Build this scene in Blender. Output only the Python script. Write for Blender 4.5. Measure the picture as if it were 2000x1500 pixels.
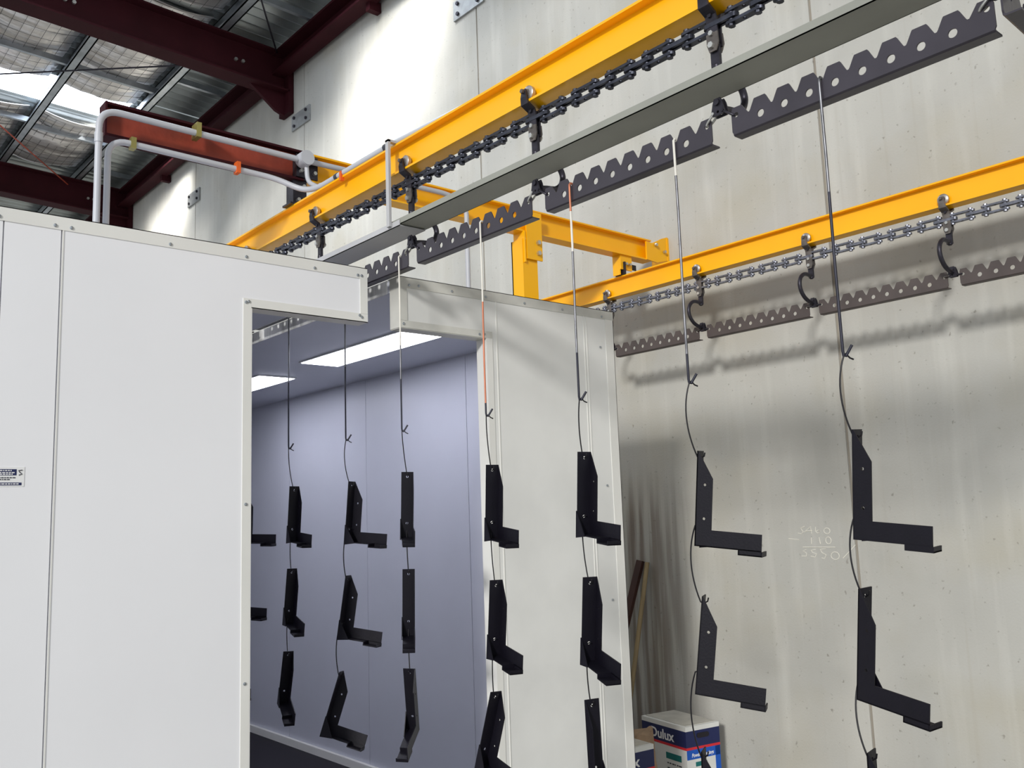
import bpy, math, random
from mathutils import Vector, Matrix, noise
from mathutils.geometry import delaunay_2d_cdt

for o in list(bpy.data.objects):
    bpy.data.objects.remove(o, do_unlink=True)
random.seed(7)
scene = bpy.context.scene
C = scene.collection
SC = 0.713        # working units -> metres, applied to every top-level object at the end
FZ = 0.70         # the floor lies this far below the working origin

# ------------------------------------------------------------------ camera
yaw, pitch, roll, fpx = 0.711654, 0.142436, -0.0351563, 1780.97
fw = Vector((math.sin(yaw)*math.cos(pitch), math.cos(yaw)*math.cos(pitch), math.sin(pitch)))
r0 = fw.cross(Vector((0, 0, 1))).normalized()
u0 = r0.cross(fw)
rt = r0*math.cos(roll) + u0*math.sin(roll)
up = -r0*math.sin(roll) + u0*math.cos(roll)
cd = bpy.data.cameras.new('camera')
cam = bpy.data.objects.new('camera', cd)
C.objects.link(cam)
cd.sensor_fit = 'HORIZONTAL'
cd.sensor_width = 36.0
cd.lens = 36.0*fpx/2000.0
cd.clip_start = 0.05
cd.clip_end = 300
cam.matrix_world = Matrix(((rt.x, up.x, -fw.x, 0), (rt.y, up.y, -fw.y, 0), (rt.z, up.z, -fw.z, (1.7+FZ)*SC), (0, 0, 0, 1)))
scene.camera = cam

# ------------------------------------------------------------------ light and exposure
scene.view_settings.view_transform = 'Standard'
scene.view_settings.look = 'None'
scene.view_settings.gamma = 1.0
scene.view_settings.use_curve_mapping = False
scene.view_settings.exposure = 0.2
world = bpy.data.worlds.new('world')
scene.world = world
world.use_nodes = True
bg = world.node_tree.nodes['Background']
bg.inputs[0].default_value = (0.90, 0.95, 1.0, 1)
bg.inputs[1].default_value = 0.66


def sun_from(d, energy, angle, col):
    l = bpy.data.lights.new('daylight', 'SUN')
    l.energy = energy
    l.angle = math.radians(angle)
    l.color = col
    o = bpy.data.objects.new('daylight', l)
    C.objects.link(o)
    o.rotation_euler = Vector(d).to_track_quat('-Z', 'Y').to_euler()
    return o


# low daylight coming in through the open roller door behind the camera
sun_from((0.57, 0.29, -0.21), 1.85, 6.5, (1.0, 0.985, 0.95))


# daylight falling from the two skylight strips on to the top of the concrete wall
def skylight_lamp(x, y, z, w):
    l = bpy.data.lights.new('skylight_daylight', 'AREA')
    l.shape = 'RECTANGLE'
    l.size = 2.2*SC
    l.size_y = 0.6*SC
    l.energy = w
    l.spread = math.radians(50)
    l.color = (1.0, 0.97, 0.92)
    o = bpy.data.objects.new('skylight_daylight', l)
    C.objects.link(o)
    o.location = (x*SC, y*SC, (z+FZ)*SC)
    o.rotation_euler = Vector((0.62, 0.30, -0.70)).to_track_quat('-Z', 'Y').to_euler()


skylight_lamp(5.2, 9.4, 9.5, 17)
skylight_lamp(5.2, 18.2, 9.5, 26)


# ------------------------------------------------------------------ materials
def lin(c):
    return tuple(((v/255.0)/12.92 if v/255.0 <= 0.04045 else ((v/255.0+0.055)/1.055)**2.4) for v in c)


def mat(name, rgb, rough=0.6, metal=0.0, var=0.0, scale=3.0, bump=0.0, bscale=40.0, spec=None, stretch=(1, 1, 1), var2=None):
    m = bpy.data.materials.new(name)
    m.use_nodes = True
    nt = m.node_tree
    b = nt.nodes['Principled BSDF']
    c = lin(rgb)
    b.inputs['Roughness'].default_value = rough
    b.inputs['Metallic'].default_value = metal
    if spec is not None:
        b.inputs['Specular IOR Level'].default_value = spec
    tc = nt.nodes.new('ShaderNodeTexCoord')
    mp = nt.nodes.new('ShaderNodeMapping')
    mp.inputs['Scale'].default_value = stretch
    nt.links.new(tc.outputs['Object'], mp.inputs['Vector'])
    n = nt.nodes.new('ShaderNodeTexNoise')
    n.inputs['Scale'].default_value = scale
    n.inputs['Detail'].default_value = 6
    nt.links.new(mp.outputs[0], n.inputs['Vector'])
    r = nt.nodes.new('ShaderNodeValToRGB')
    lo = tuple(max(0, v*(1-var)) for v in c) if var2 is None else lin(var2)
    hi = tuple(min(1, v*(1+var*0.6)) for v in c)
    r.color_ramp.elements[0].position = 0.32
    r.color_ramp.elements[0].color = (*lo, 1)
    r.color_ramp.elements[1].position = 0.62
    r.color_ramp.elements[1].color = (*hi, 1)
    nt.links.new(n.outputs['Fac'], r.inputs['Fac'])
    nt.links.new(r.outputs['Color'], b.inputs['Base Color'])
    if bump:
        n2 = nt.nodes.new('ShaderNodeTexNoise')
        n2.inputs['Scale'].default_value = bscale
        nt.links.new(tc.outputs['Object'], n2.inputs['Vector'])
        bp = nt.nodes.new('ShaderNodeBump')
        bp.inputs['Strength'].default_value = bump
        bp.inputs['Distance'].default_value = 0.01
        nt.links.new(n2.outputs['Fac'], bp.inputs['Height'])
        nt.links.new(bp.outputs['Normal'], b.inputs['Normal'])
    return m


def emis(name, rgb, strength):
    m = bpy.data.materials.new(name)
    m.use_nodes = True
    nt = m.node_tree
    nt.nodes.remove(nt.nodes['Principled BSDF'])
    e = nt.nodes.new('ShaderNodeEmission')
    e.inputs[0].default_value = (*lin(rgb), 1)
    e.inputs[1].default_value = strength
    nt.links.new(e.outputs[0], nt.nodes['Material Output'].inputs[0])
    return m


def concrete():
    m = mat('precast_concrete', (185, 184, 178), 0.75, 0, 0.10, 0.45, 0.12, 60.0, spec=0.25)
    nt = m.node_tree
    b = nt.nodes['Principled BSDF']
    src = b.inputs['Base Color'].links[0].from_socket
    tc = [n for n in nt.nodes if n.type == 'TEX_COORD'][0]

    def layer(prev, scale, stretch, lo, hi, col, amount, detail=4):
        mp = nt.nodes.new('ShaderNodeMapping')
        mp.inputs['Scale'].default_value = stretch
        nt.links.new(tc.outputs['Object'], mp.inputs['Vector'])
        n = nt.nodes.new('ShaderNodeTexNoise')
        n.inputs['Scale'].default_value = scale
        n.inputs['Detail'].default_value = detail
        nt.links.new(mp.outputs[0], n.inputs['Vector'])
        r = nt.nodes.new('ShaderNodeMapRange')
        r.inputs[1].default_value = lo
        r.inputs[2].default_value = hi
        r.inputs[3].default_value = 0
        r.inputs[4].default_value = amount
        nt.links.new(n.outputs['Fac'], r.inputs[0])
        mx = nt.nodes.new('ShaderNodeMix')
        mx.data_type = 'RGBA'
        mx.inputs[7].default_value = (*lin(col), 1)
        nt.links.new(r.outputs[0], mx.inputs[0])
        nt.links.new(prev, mx.inputs[6])
        return mx.outputs[2]
    s = layer(src, 1.3, (1, 1, 1), 0.48, 0.72, (176, 170, 152), 0.5)
    s = layer(s, 1.0, (1, 7, 0.6), 0.52, 0.75, (216, 215, 208), 0.30)      # pale run marks
    s = layer(s, 1.0, (1, 22, 0.5), 0.6, 0.8, (165, 156, 140), 0.22)      # thin dark run marks
    s = layer(s, 0.7, (1, 1, 1), 0.46, 0.66, (200, 197, 189), 0.45, 3)      # lighter clouding
    s = layer(s, 0.9, (1.3, 1, 1), 0.52, 0.70, (158, 156, 150), 0.35, 5)    # greyer clouding
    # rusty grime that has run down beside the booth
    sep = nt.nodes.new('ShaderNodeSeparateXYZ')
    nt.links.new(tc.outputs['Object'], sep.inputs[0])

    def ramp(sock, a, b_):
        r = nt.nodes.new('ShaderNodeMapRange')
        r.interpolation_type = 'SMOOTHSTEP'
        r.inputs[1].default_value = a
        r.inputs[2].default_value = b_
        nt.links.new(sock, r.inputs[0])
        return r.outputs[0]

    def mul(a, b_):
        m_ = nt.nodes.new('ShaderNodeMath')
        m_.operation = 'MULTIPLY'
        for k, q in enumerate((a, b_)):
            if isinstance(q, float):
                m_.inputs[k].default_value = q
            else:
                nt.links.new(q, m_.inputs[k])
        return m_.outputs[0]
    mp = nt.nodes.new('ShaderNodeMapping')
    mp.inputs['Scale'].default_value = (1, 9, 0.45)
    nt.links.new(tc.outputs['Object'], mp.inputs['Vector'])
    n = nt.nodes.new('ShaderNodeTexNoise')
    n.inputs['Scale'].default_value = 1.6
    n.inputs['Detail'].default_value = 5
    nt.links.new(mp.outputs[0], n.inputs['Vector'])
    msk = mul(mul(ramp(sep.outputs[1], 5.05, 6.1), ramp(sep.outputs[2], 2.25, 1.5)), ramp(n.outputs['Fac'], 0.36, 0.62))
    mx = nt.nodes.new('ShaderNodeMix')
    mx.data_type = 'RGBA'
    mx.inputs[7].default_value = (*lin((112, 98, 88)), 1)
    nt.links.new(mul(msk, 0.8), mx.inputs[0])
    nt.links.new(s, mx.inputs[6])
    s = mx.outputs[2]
    s = layer(s, 26.0, (1, 1, 1), 0.68, 0.78, (120, 114, 104), 0.6, 2)    # pin holes
    nt.links.new(s, b.inputs['Base Color'])
    return m


M = dict(
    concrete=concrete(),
    sealant=mat('joint_sealant', (150, 143, 132), 0.8, 0, 0.1, 8, stretch=(1, 1, .3)),
    floor=mat('floor_concrete', (150, 146, 138), 0.7, 0, 0.15, 1.2, 0.1),
    yellow=mat('yellow_paint', (255, 184, 0), 0.32, 0, 0.05, 2.0, 0.03, 25.0),
    rust=mat('red_oxide_steel', (150, 62, 44), 0.55, 0, 0.3, 5.0, 0.1, 50.0),
    rafter=mat('dark_red_steel', (52, 15, 22), 0.7, 0, 0.15, 2.0, spec=0.15),
    darksteel=mat('dark_steel', (60, 58, 66), 0.42, 0.7, 0.35, 14.0, 0.08, 60.0),
    chain=mat('chain_steel', (74, 76, 86), 0.36, 0.85, 0.35, 18.0, 0.1, 60.0),
    chainlight=mat('worn_chain_steel', (122, 124, 134), 0.4, 0.75, 0.35, 18.0, 0.1, 60.0),
    bolt=mat('zinc_bolt', (200, 200, 196), 0.32, 0.8, 0.1, 10.0),
    strap=mat('grey_strap_steel', (110, 104, 100), 0.5, 0.5, 0.35, 12.0),
    bar=mat('load_bar_steel', (64, 60, 68), 0.36, 0.2, 0.2, 3.0, 0.04),
    barback=mat('coated_load_bar_steel', (84, 75, 73), 0.55, 0.15, 0.2, 3.0, 0.04),
    tray=mat('tray_paint', (150, 151, 142), 0.5, 0, 0.12, 2.0),
    traypale=mat('tray_pale_paint', (188, 188, 190), 0.5, 0, 0.1, 2.0),
    black=mat('black_powder_coat', (17, 15, 25), 0.5, 0, 0.12, 12.0, 0.05, 120.0, spec=0.25),
    wire=mat('black_wire', (20, 18, 24), 0.5, 0.2, 0.1, 9.0),
    rod=mat('worn_rod_steel', (118, 118, 122), 0.35, 0.8, 0.45, 3.0, stretch=(1, 1, 3)),
    roddark=mat('dark_rod_steel', (48, 48, 58), 0.4, 0.6, 0.3, 6.0),
    rodwhite=mat('white_coated_rod', (226, 222, 212), 0.5, 0, 0.15, 3.0),
    copper=mat('copper_coated_rod', (196, 122, 92), 0.4, 0.4, 0.2, 3.0),
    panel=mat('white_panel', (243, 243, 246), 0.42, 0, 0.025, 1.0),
    panelin=mat('shaded_inner_panel', (198, 200, 211), 0.38, 0, 0.04, 0.9, spec=0.35),  # same white panels, darkened and blued to paint in the dim interior
    trim=mat('folded_trim', (232, 231, 226), 0.45, 0, 0.05, 1.5),
    dusty=mat('dusty_panel', (228, 228, 225), 0.45, 0, 0.10, 1.3),
    dustytrim=mat('dusty_trim', (206, 205, 198), 0.5, 0, 0.18, 3.0),
    galv=mat('galvanised_steel', (168, 174, 180), 0.38, 0.8, 0.15, 6.0, 0.04),
    plate=mat('cast_in_plate', (158, 160, 160), 0.45, 0.4, 0.2, 7.0),
    corr=mat('zinc_sheet', (176, 182, 182), 0.38, 0.75, 0.15, 2.0),
    foil=mat('foil_insulation', (228, 224, 222), 0.36, 0.75, 0.15, 1.0, 0.5, 9.0),
    pvc=mat('grey_conduit', (188, 190, 196), 0.4, 0, 0.04, 3.0),
    clip=mat('brass_clip', (170, 160, 96), 0.4, 0.6, 0.2, 5.0),
    orangeclip=mat('orange_clip', (226, 98, 30), 0.5, 0, 0.1, 5.0),
    rubber=mat('steel_wheel', (176, 170, 164), 0.35, 0.7, 0.3, 9.0),
    redcap=mat('red_wheel_face', (170, 70, 52), 0.5, 0.2, 0.2, 9.0),
    pit=mat('booth_floor_grate', (26, 22, 32), 0.7, 0, 0.1, 3.0),
    card=mat('white_carton', (226, 226, 222), 0.6, 0, 0.04, 5.0),
    cardtop=mat('dusty_carton_top', (190, 186, 176), 0.7, 0, 0.12, 8.0),
    navy=mat('navy_print', (24, 34, 84), 0.5, 0, 0.06, 4.0),
    blue=mat('blue_print', (18, 88, 190), 0.5, 0, 0.04, 4.0),
    red=mat('red_print', (214, 40, 52), 0.5, 0, 0.04, 4.0),
    teal=mat('teal_print', (10, 110, 108), 0.5, 0, 0.04, 4.0),
    ink=mat('dark_ink', (60, 62, 70), 0.6, 0, 0.05, 4.0),
    white=mat('white_print', (240, 240, 240), 0.5, 0, 0.0, 4.0),
    paper=mat('brown_paper', (158, 132, 106), 0.8, 0, 0.2, 7.0, 0.3, 12.0),
    wood=mat('pale_timber', (150, 132, 98), 0.6, 0, 0.25, 4.0, stretch=(6, 6, .5)),
    brown=mat('brown_pole', (58, 30, 24), 0.55, 0, 0.2, 4.0),
    chalk=mat('chalk', (226, 223, 212), 0.9, 0, 0.05, 20.0),
    slot=mat('daylit_slot_lining', (236, 236, 234), 0.6, 0.0, 0.35, 2.5, stretch=(1, 5, 1)),  # whitened to paint in daylight from above, streaked for the bars' tooth shadows
    net=mat('safety_mesh', (66, 62, 62), 0.5, 0.5, 0.1, 4.0),
    lamp=emis('lamp_diffuser', (240, 242, 255), 11.0),
    sky=emis('skylight_sheet', (232, 242, 255), 7.0),
)


# ------------------------------------------------------------------ mesh helpers
class MB:
    def __init__(s):
        s.v = []
        s.f = []
        s.mi = []
        s.m = 0

    def add(s, vs, fs):
        k = len(s.v)
        s.v += [Vector(p) for p in vs]
        s.f += [tuple(i+k for i in f) for f in fs]
        s.mi += [s.m]*len(fs)
        return s

    def box(s, x0, x1, y0, y1, z0, z1, R=None, o=(0, 0, 0)):
        vs = [Vector((x, y, z)) for x in (x0, x1) for y in (y0, y1) for z in (z0, z1)]
        if R is not None:
            vs = [R @ p + Vector(o) for p in vs]
        return s.add(vs, [(0, 1, 3, 2), (4, 6, 7, 5), (0, 4, 5, 1), (2, 3, 7, 6), (0, 2, 6, 4), (1, 5, 7, 3)])

    def tube(s, pts, r, n=10, closed=False, caps=True):
        pts = [Vector(p) for p in pts]
        N = len(pts)
        rs = r if isinstance(r, (list, tuple)) else [r]*N
        T = []
        for i in range(N):
            a = pts[(i-1) % N] if (closed or i > 0) else pts[i]
            b = pts[(i+1) % N] if (closed or i < N-1) else pts[i]
            T.append((b-a).normalized())
        ref = Vector((0, 0, 1)) if abs(T[0].z) < 0.9 else Vector((1, 0, 0))
        nn = T[0].cross(ref).normalized()
        rings = []
        for i in range(N):
            nn = (nn - T[i]*nn.dot(T[i])).normalized()
            bb = T[i].cross(nn)
            rings.append([pts[i] + (nn*math.cos(2*math.pi*k/n) + bb*math.sin(2*math.pi*k/n))*rs[i] for k in range(n)])
        vs = [p for q in rings for p in q]
        fs = []
        for i in range(N if closed else N-1):
            j = (i+1) % N
            for k in range(n):
                l = (k+1) % n
                fs.append((i*n+k, i*n+l, j*n+l, j*n+k))
        if caps and not closed:
            fs.append(tuple(reversed(range(n))))
            fs.append(tuple((N-1)*n+k for k in range(n)))
        return s.add(vs, fs)

    def cyl(s, a, b, r, n=16):
        return s.tube([a, b], r, n)

    def ext(s, outer, holes, t0, t1, fn):
        """polygon with holes pulled from t0 to t1; fn maps (a, b, t) to a point"""
        loops = [outer] + list(holes)
        co = []
        ed = []
        lid = []
        for L in loops:
            k = len(co)
            co += [Vector(p) for p in L]
            idx = list(range(k, k+len(L)))
            lid.append(idx)
            ed += [(idx[i], idx[(i+1) % len(L)]) for i in range(len(L))]
        v2, e2, f2, *_ = delaunay_2d_cdt(co, ed, [], 0, 1e-7)

        def inside(p, L):
            c = False
            j = len(L)-1
            for i in range(len(L)):
                a, b = L[i], L[j]
                if (a[1] > p[1]) != (b[1] > p[1]) and p[0] < (b[0]-a[0])*(p[1]-a[1])/(b[1]-a[1])+a[0]:
                    c = not c
                j = i
            return c
        tri = []
        for f in f2:
            c = sum((v2[i] for i in f), Vector((0, 0)))/len(f)
            if inside(c, outer) and not any(inside(c, h) for h in holes):
                tri.append(tuple(f))
        n = len(v2)
        vs = [fn(p.x, p.y, t0) for p in v2] + [fn(p.x, p.y, t1) for p in v2]
        fs = [tuple(reversed(f)) for f in tri] + [tuple(i+n for i in f) for f in tri]
        cnt = {}
        for f in tri:
            for i in range(len(f)):
                a, b = f[i], f[(i+1) % len(f)]
                cnt[(a, b)] = 1
        for (a, b) in cnt:
            if (b, a) not in cnt:
                fs.append((a, b, b+n, a+n))
        return s.add(vs, fs)

    def build(s, name, m, parent=None, off=None, smooth=False):
        off = Vector(off) if off is not None else Vector((0, 0, 0))
        me = bpy.data.meshes.new(name)
        me.from_pydata([p-off for p in s.v], [], s.f)
        for k in (m if isinstance(m, (list, tuple)) else [m]):
            me.materials.append(M[k])
        for p, i in zip(me.polygons, s.mi):
            p.material_index = i
            p.use_smooth = smooth
        me.update()
        import bmesh
        b = bmesh.new()
        b.from_mesh(me)
        bmesh.ops.recalc_face_normals(b, faces=b.faces)
        b.to_mesh(me)
        b.free()
        if smooth:
            try:
                me.set_sharp_from_angle(angle=math.radians(40))
            except Exception:
                pass
        o = bpy.data.objects.new(name, me)
        C.objects.link(o)
        if parent is not None:
            o.parent = parent
        return o


def circ(cx, cy, r, n=14):
    return [(cx+r*math.cos(2*math.pi*k/n), cy+r*math.sin(2*math.pi*k/n)) for k in range(n)]


def bez(a, b, c, d, n=12):
    a, b, c, d = map(Vector, (a, b, c, d))
    out = []
    for i in range(n+1):
        t = i/n
        out.append(a*(1-t)**3 + b*3*t*(1-t)**2 + c*3*t*t*(1-t) + d*t**3)
    return out


def fillet(pts, r, n=6):
    pts = [Vector(p) for p in pts]
    out = [pts[0]]
    for i in range(1, len(pts)-1):
        a, b, c = pts[i-1], pts[i], pts[i+1]
        rr = min(r, (a-b).length*.49, (c-b).length*.49)
        p = b+(a-b).normalized()*rr
        q = b+(c-b).normalized()*rr
        for k in range(n+1):
            t = k/n
            out.append(p*(1-t)**2 + b*2*t*(1-t) + q*t*t)
    out.append(pts[-1])
    return out


def tag(o, label, cat, group=None):
    o['label'] = label
    o['category'] = cat
    if group:
        o['group'] = group
    return o


def thing(name, label, cat, loc, group=None):
    o = bpy.data.objects.new(name, None)
    o.empty_display_size = 0.05
    C.objects.link(o)
    o.location = loc
    return tag(o, label, cat, group)


def part(mb, name, m, root, smooth=False, sub=None):
    """mb is in world coordinates, root an unrotated Empty; sub: the part it belongs to"""
    return mb.build(name, m, sub if sub is not None else root, root.location, smooth)


def struct(o):
    o['kind'] = 'structure'
    return o


def solo(mb, name, m, label, cat, base, group=None, smooth=False):
    o = mb.build(name, m, None, base, smooth)
    o.location = base
    return tag(o, label, cat, group)


def copy_tree(o, parent=None):
    c = o.copy()
    C.objects.link(c)
    if parent is not None:
        c.parent = parent
    for ch in list(o.children):
        copy_tree(ch, c)
    return c


def ibeam_y(mb, xc, z0, z1, w, tf, tw, y0, y1):
    mb.box(xc-w/2, xc+w/2, y0, y1, z0, z0+tf)
    mb.box(xc-w/2, xc+w/2, y0, y1, z1-tf, z1)
    mb.box(xc-tw/2, xc+tw/2, y0, y1, z0+tf, z1-tf)


def ibeam_x(mb, yc, zf0, zf1, w, tf, tw, x0, x1):
    """beam along X; zf0, zf1 give the height of its bottom and top at x"""
    for (ya, yb, f0, f1) in ((-w/2, w/2, lambda x: zf0(x), lambda x: zf0(x)+tf), (-w/2, w/2, lambda x: zf1(x)-tf, lambda x: zf1(x)), (-tw/2, tw/2, lambda x: zf0(x)+tf, lambda x: zf1(x)-tf)):
        vs = [(x, yc+y, f(x)) for x in (x0, x1) for y in (ya, yb) for f in (f0, f1)]
        mb.add(vs, [(0, 1, 3, 2), (4, 6, 7, 5), (0, 4, 5, 1), (2, 3, 7, 6), (0, 2, 6, 4), (1, 5, 7, 3)])


# ================================================================== the building
b = MB()
b.box(-9, 7.0, -7, 31, -FZ-0.3, -FZ)
struct(b.build('floor', 'floor'))

WX = 6.70
seams = [-5.18, -0.72, 3.74, 8.20, 12.68, 17.2, 21.7, 26.2, 30.7]
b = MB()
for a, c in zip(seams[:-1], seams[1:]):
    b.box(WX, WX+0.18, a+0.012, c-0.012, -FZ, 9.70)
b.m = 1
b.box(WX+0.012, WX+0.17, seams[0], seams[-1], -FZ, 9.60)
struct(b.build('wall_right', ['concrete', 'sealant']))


def raf_b(x):
    return 9.0-0.0395*x


def raf_t(x):
    return 9.66-0.0395*x


# roof sheets
def corrugated(x0, x1, y0, y1, dz):
    n = int((y1-y0)/0.03)
    vs, fs = [], []
    for i in range(n+1):
        y = y0+(y1-y0)*i/n
        h = 0.055*math.sin(2*math.pi*y/0.24)
        for x in (x0, x1):
            vs.append((x, y, raf_t(x)+dz+h))
    for i in range(n):
        fs.append((2*i, 2*i+1, 2*i+3, 2*i+2))
    return vs, fs


b = MB()
for (ya, yb) in ((-7, 9.1), (10.7, 17.0), (18.25, 31)):
    b.add(*corrugated(0.4, 6.86, ya, yb, 0.40))
for (ya, yb) in ((9.1, 10.7), (17.0, 18.25)):
    b.add(*corrugated(5.46, 6.86, ya, yb, 0.38))
ceil = struct(b.build('ceiling', 'corr', smooth=True))
for i, (ya, yb) in enumerate(((9.1, 10.7), (17.0, 18.25))):
    b = MB()
    b.box(0.4, 5.46, ya, yb, 0, 0.01)
    for v in b.v:
        v.z += raf_t(v.x)+0.38
    struct(b.build('window_%d' % (i+1), 'sky'))

# foil insulation blankets between the purlins
bays = [(1.09, 2.40), (2.59, 3.90), (4.09, 5.40)]
ci = 0
places = ['leftmost roof bay', 'middle roof bay', 'bay beside the zinc sheets']
for bi, (xa, xb) in enumerate(bays):
    for (ya, yb, w) in ((10.9, 12.95, 'nearer than the big rafter'), (13.2, 16.95, 'between big rafter and skylight'), (18.3, 20.9, 'beyond the skylight')):
        nx, ny = 14, int((yb-ya)/0.035)
        vs, fs = [], []
        for j in range(ny+1):
            y = ya+(yb-ya)*j/ny
            for i in range(nx+1):
                t = i/nx
                x = xa+(xb-xa)*t
                q = Vector((x*0.9, y*3.4, bi*3.1))
                h = noise.noise(q)*0.04 + noise.noise(q*2.3)*0.02 + abs(noise.noise(Vector((x*1.5, y*7.0, 4+bi))))*0.03
                h = max(0.0, min(0.05, h+0.02))
                vs.append((x, y, raf_t(x)+0.23-0.09*4*t*(1-t)+h))
        for j in range(ny):
            for i in range(nx):
                k = j*(nx+1)+i
                fs.append((k, k+1, k+nx+2, k+nx+1))
        b = MB()
        b.add(vs, fs)
        base = (xa, ya, raf_t(xa)+0.1)
        o = solo(b, 'insulation_blanket', 'foil', 'silver foil blanket, %s, %s' % (places[bi], w), 'insulation', base, 'foil blankets under the roof', True)
        md = o.modifiers.new('thickness', 'SOLIDIFY')
        md.thickness = 0.02
        md.offset = 1
        n = MB()
        yy = ya+0.1
        while yy < yb:
            n.tube([(xa+(xb-xa)*i/8, yy, raf_t(xa+(xb-xa)*i/8)+0.217-0.09*4*(i/8)*(1-i/8)) for i in range(9)], 0.0032, 4)
            yy += 0.30
        for i in range(1, 8):
            x = xa+(xb-xa)*i/8
            n.tube([(x, ya, raf_t(x)+0.217-0.09*4*(i/8)*(1-i/8)), (x, yb, raf_t(x)+0.217-0.09*4*(i/8)*(1-i/8))], 0.0032, 4)
        solo(n, 'safety_mesh', 'net', 'wire mesh, %s, %s' % (places[bi], w), 'wire mesh', base, 'wire mesh under the roof foil')

# purlins
for i, (x, w) in enumerate(((1.05, 'farthest from the wall'), (2.55, 'third out from the wall'), (4.05, 'crossing the bright skylight'), (5.55, 'beside the bare zinc sheets by the wall'))):
    b = MB()
    z = raf_t(x)
    y0, y1 = 10.8, 30
    b.box(x-0.012, x+0.012, y0, y1, z, z+0.34)
    b.box(x-0.13, x+0.012, y0, y1, z, z+0.02)
    b.box(x-0.13, x-0.115, y0, y1, z, z+0.05)
    b.box(x-0.012, x+0.09, y0, y1, z+0.32, z+0.34)
    base = (x, 12, z)
    r = thing('roof_purlin', 'galvanised roof purlin %s' % w, 'purlin', base, 'galvanised roof purlins')
    part(b, 'channel', 'galv', r)
    for yb in (13.05, 13.25, 21.0):
        q = MB()
        for zz in (0.07, 0.17):
            q.cyl((x-0.035, yb, z+zz), (x-0.012, yb, z+zz), 0.022, 6)
        part(q, 'bolt', 'bolt', r)

# bridging between purlins
BR = ((4.05, 5.55, 15.97, 'between the two middle purlins'), (5.55, 6.5, 15.3, 'between last purlin and wall beam'), (2.55, 4.05, 15.9, 'at the left edge of the view'),
      (4.05, 5.55, 18.9, 'below the skylight, nearer the wall'), (2.55, 4.05, 18.7, 'below the skylight, at the left edge'), (5.55, 6.5, 20.4, 'farthest, between last purlin and wall beam'),
      (5.55, 6.5, 12.0, 'at the top edge, near side of the big rafter'))
for (x0, x1, y, w) in BR:
    b = MB()
    f = lambda x: raf_t(x)+0.06
    b.add([(x, y+d, f(x)+h) for x in (x0+0.02, x1-0.02) for d in (-0.035, 0.035) for h in (0, 0.10)], [(0, 1, 3, 2), (4, 6, 7, 5), (0, 4, 5, 1), (2, 3, 7, 6), (0, 2, 6, 4), (1, 5, 7, 3)])
    solo(b, 'purlin_bridging', 'galv', 'grey bridging channel %s' % w, 'bridging', (x0, y, f(x0)), 'bridging between the purlins')

# rafters
for (y, w, xe) in ((13.2, 'nearer dark red steel rafter across the roof, ending at the concrete wall', 6.62), (21.1, 'farther dark red steel rafter low behind the white booth', 6.62)):
    r = thing('roof_rafter', w, 'rafter', (xe, y, raf_b(xe)), 'dark red roof rafters')
    b = MB()
    ibeam_x(b, y, raf_b, raf_t, 0.34, 0.03, 0.03, 0.4, xe)
    part(b, 'beam', 'rafter', r)
    b = MB()
    b.ext([(6.0, raf_b(6.0)), (6.60, raf_b(6.6)), (6.60, 8.36), (6.44, 8.42)], [], y-0.03, y+0.03, lambda a, c, t: (a, t, c))
    b.box(6.60, 6.69, y-0.17, y+0.17, 8.38, 9.42)
    part(b, 'haunch', 'rafter', r)
    b = MB()
    for xx in (3.2, 5.75):
        for d in (0, 0.12):
            b.cyl((xx+d, y-0.015, raf_b(xx)+0.32), (xx+d, y-0.05, raf_b(xx)+0.32), 0.03, 6)
    part(b, 'bolt', 'bolt', r)

b = MB()
b.box(6.38, 6.62, 7.0, 30, 9.02, 9.06)
b.box(6.58, 6.62, 7.0, 30, 9.06, 9.40)
b.box(6.38, 6.62, 7.0, 30, 9.36, 9.40)
for y in (10.4, 15.9, 18.6):
    b.box(6.50, 6.69, y-0.05, y+0.05, 8.90, 9.05)
solo(b, 'eave_beam', 'rafter', 'long dark red steel beam running along the top of the concrete wall', 'beam', (6.5, 15, 9.02))

for (p, q, w, m) in (((2.0, 17.4, 9.36), (6.3, 13.5, 9.36), 'thin dark bracing rod crossing under the foil beside the big rafter', 'darksteel'),
                     ((2.4, 17.1, 9.30), (5.3, 21.0, 9.30), 'thin red bracing rod in the far roof bay at left', 'rust'),
                     ((5.2, 11.3, 9.36), (6.4, 13.05, 9.36), 'thin dark bracing rod on the near side of the big rafter', 'darksteel')):
    b = MB()
    b.cyl(p, q, 0.014, 8)
    solo(b, 'bracing_rod', m, w, 'brace', p)

# steel plates over the panel joints
for (y, z, w) in ((8.33, 8.10, 'at the top edge of the picture'), (12.76, 8.19, 'below the end of the big rafter'), (17.25, 8.17, 'farthest along the wall, left of the yellow rail')):
    r = thing('joint_plate', 'steel plate bolted over a wall joint, %s' % w, 'plate', (WX, y, z-0.15), 'plates over the wall joints')
    b = MB()
    b.ext([(y-0.30, z-0.13), (y+0.02, z-0.13), (y+0.30, z-0.13), (y+0.30, z+0.13), (y-0.30, z+0.13)], [], WX-0.03, WX, lambda a, c, t: (t, a, c))
    part(b, 'flat_plate', 'plate', r)
    for sy in (-0.2, 0.2):
        for sz in (-0.07, 0.07):
            q = MB()
            q.cyl((WX-0.055, y+sy, z+sz), (WX-0.03, y+sy, z+sz), 0.026, 6)
            part(q, 'bolt', 'darksteel', r)

# chalk sums on the wall
ch = MB()
cx = WX-0.001


def stroke(pts, r=0.0027):
    pts = [Vector((cx, 4.245-p[0]*0.3, 1.525-p[1]*0.3)) for p in pts]
    ch.tube(pts, r, 5)


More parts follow.
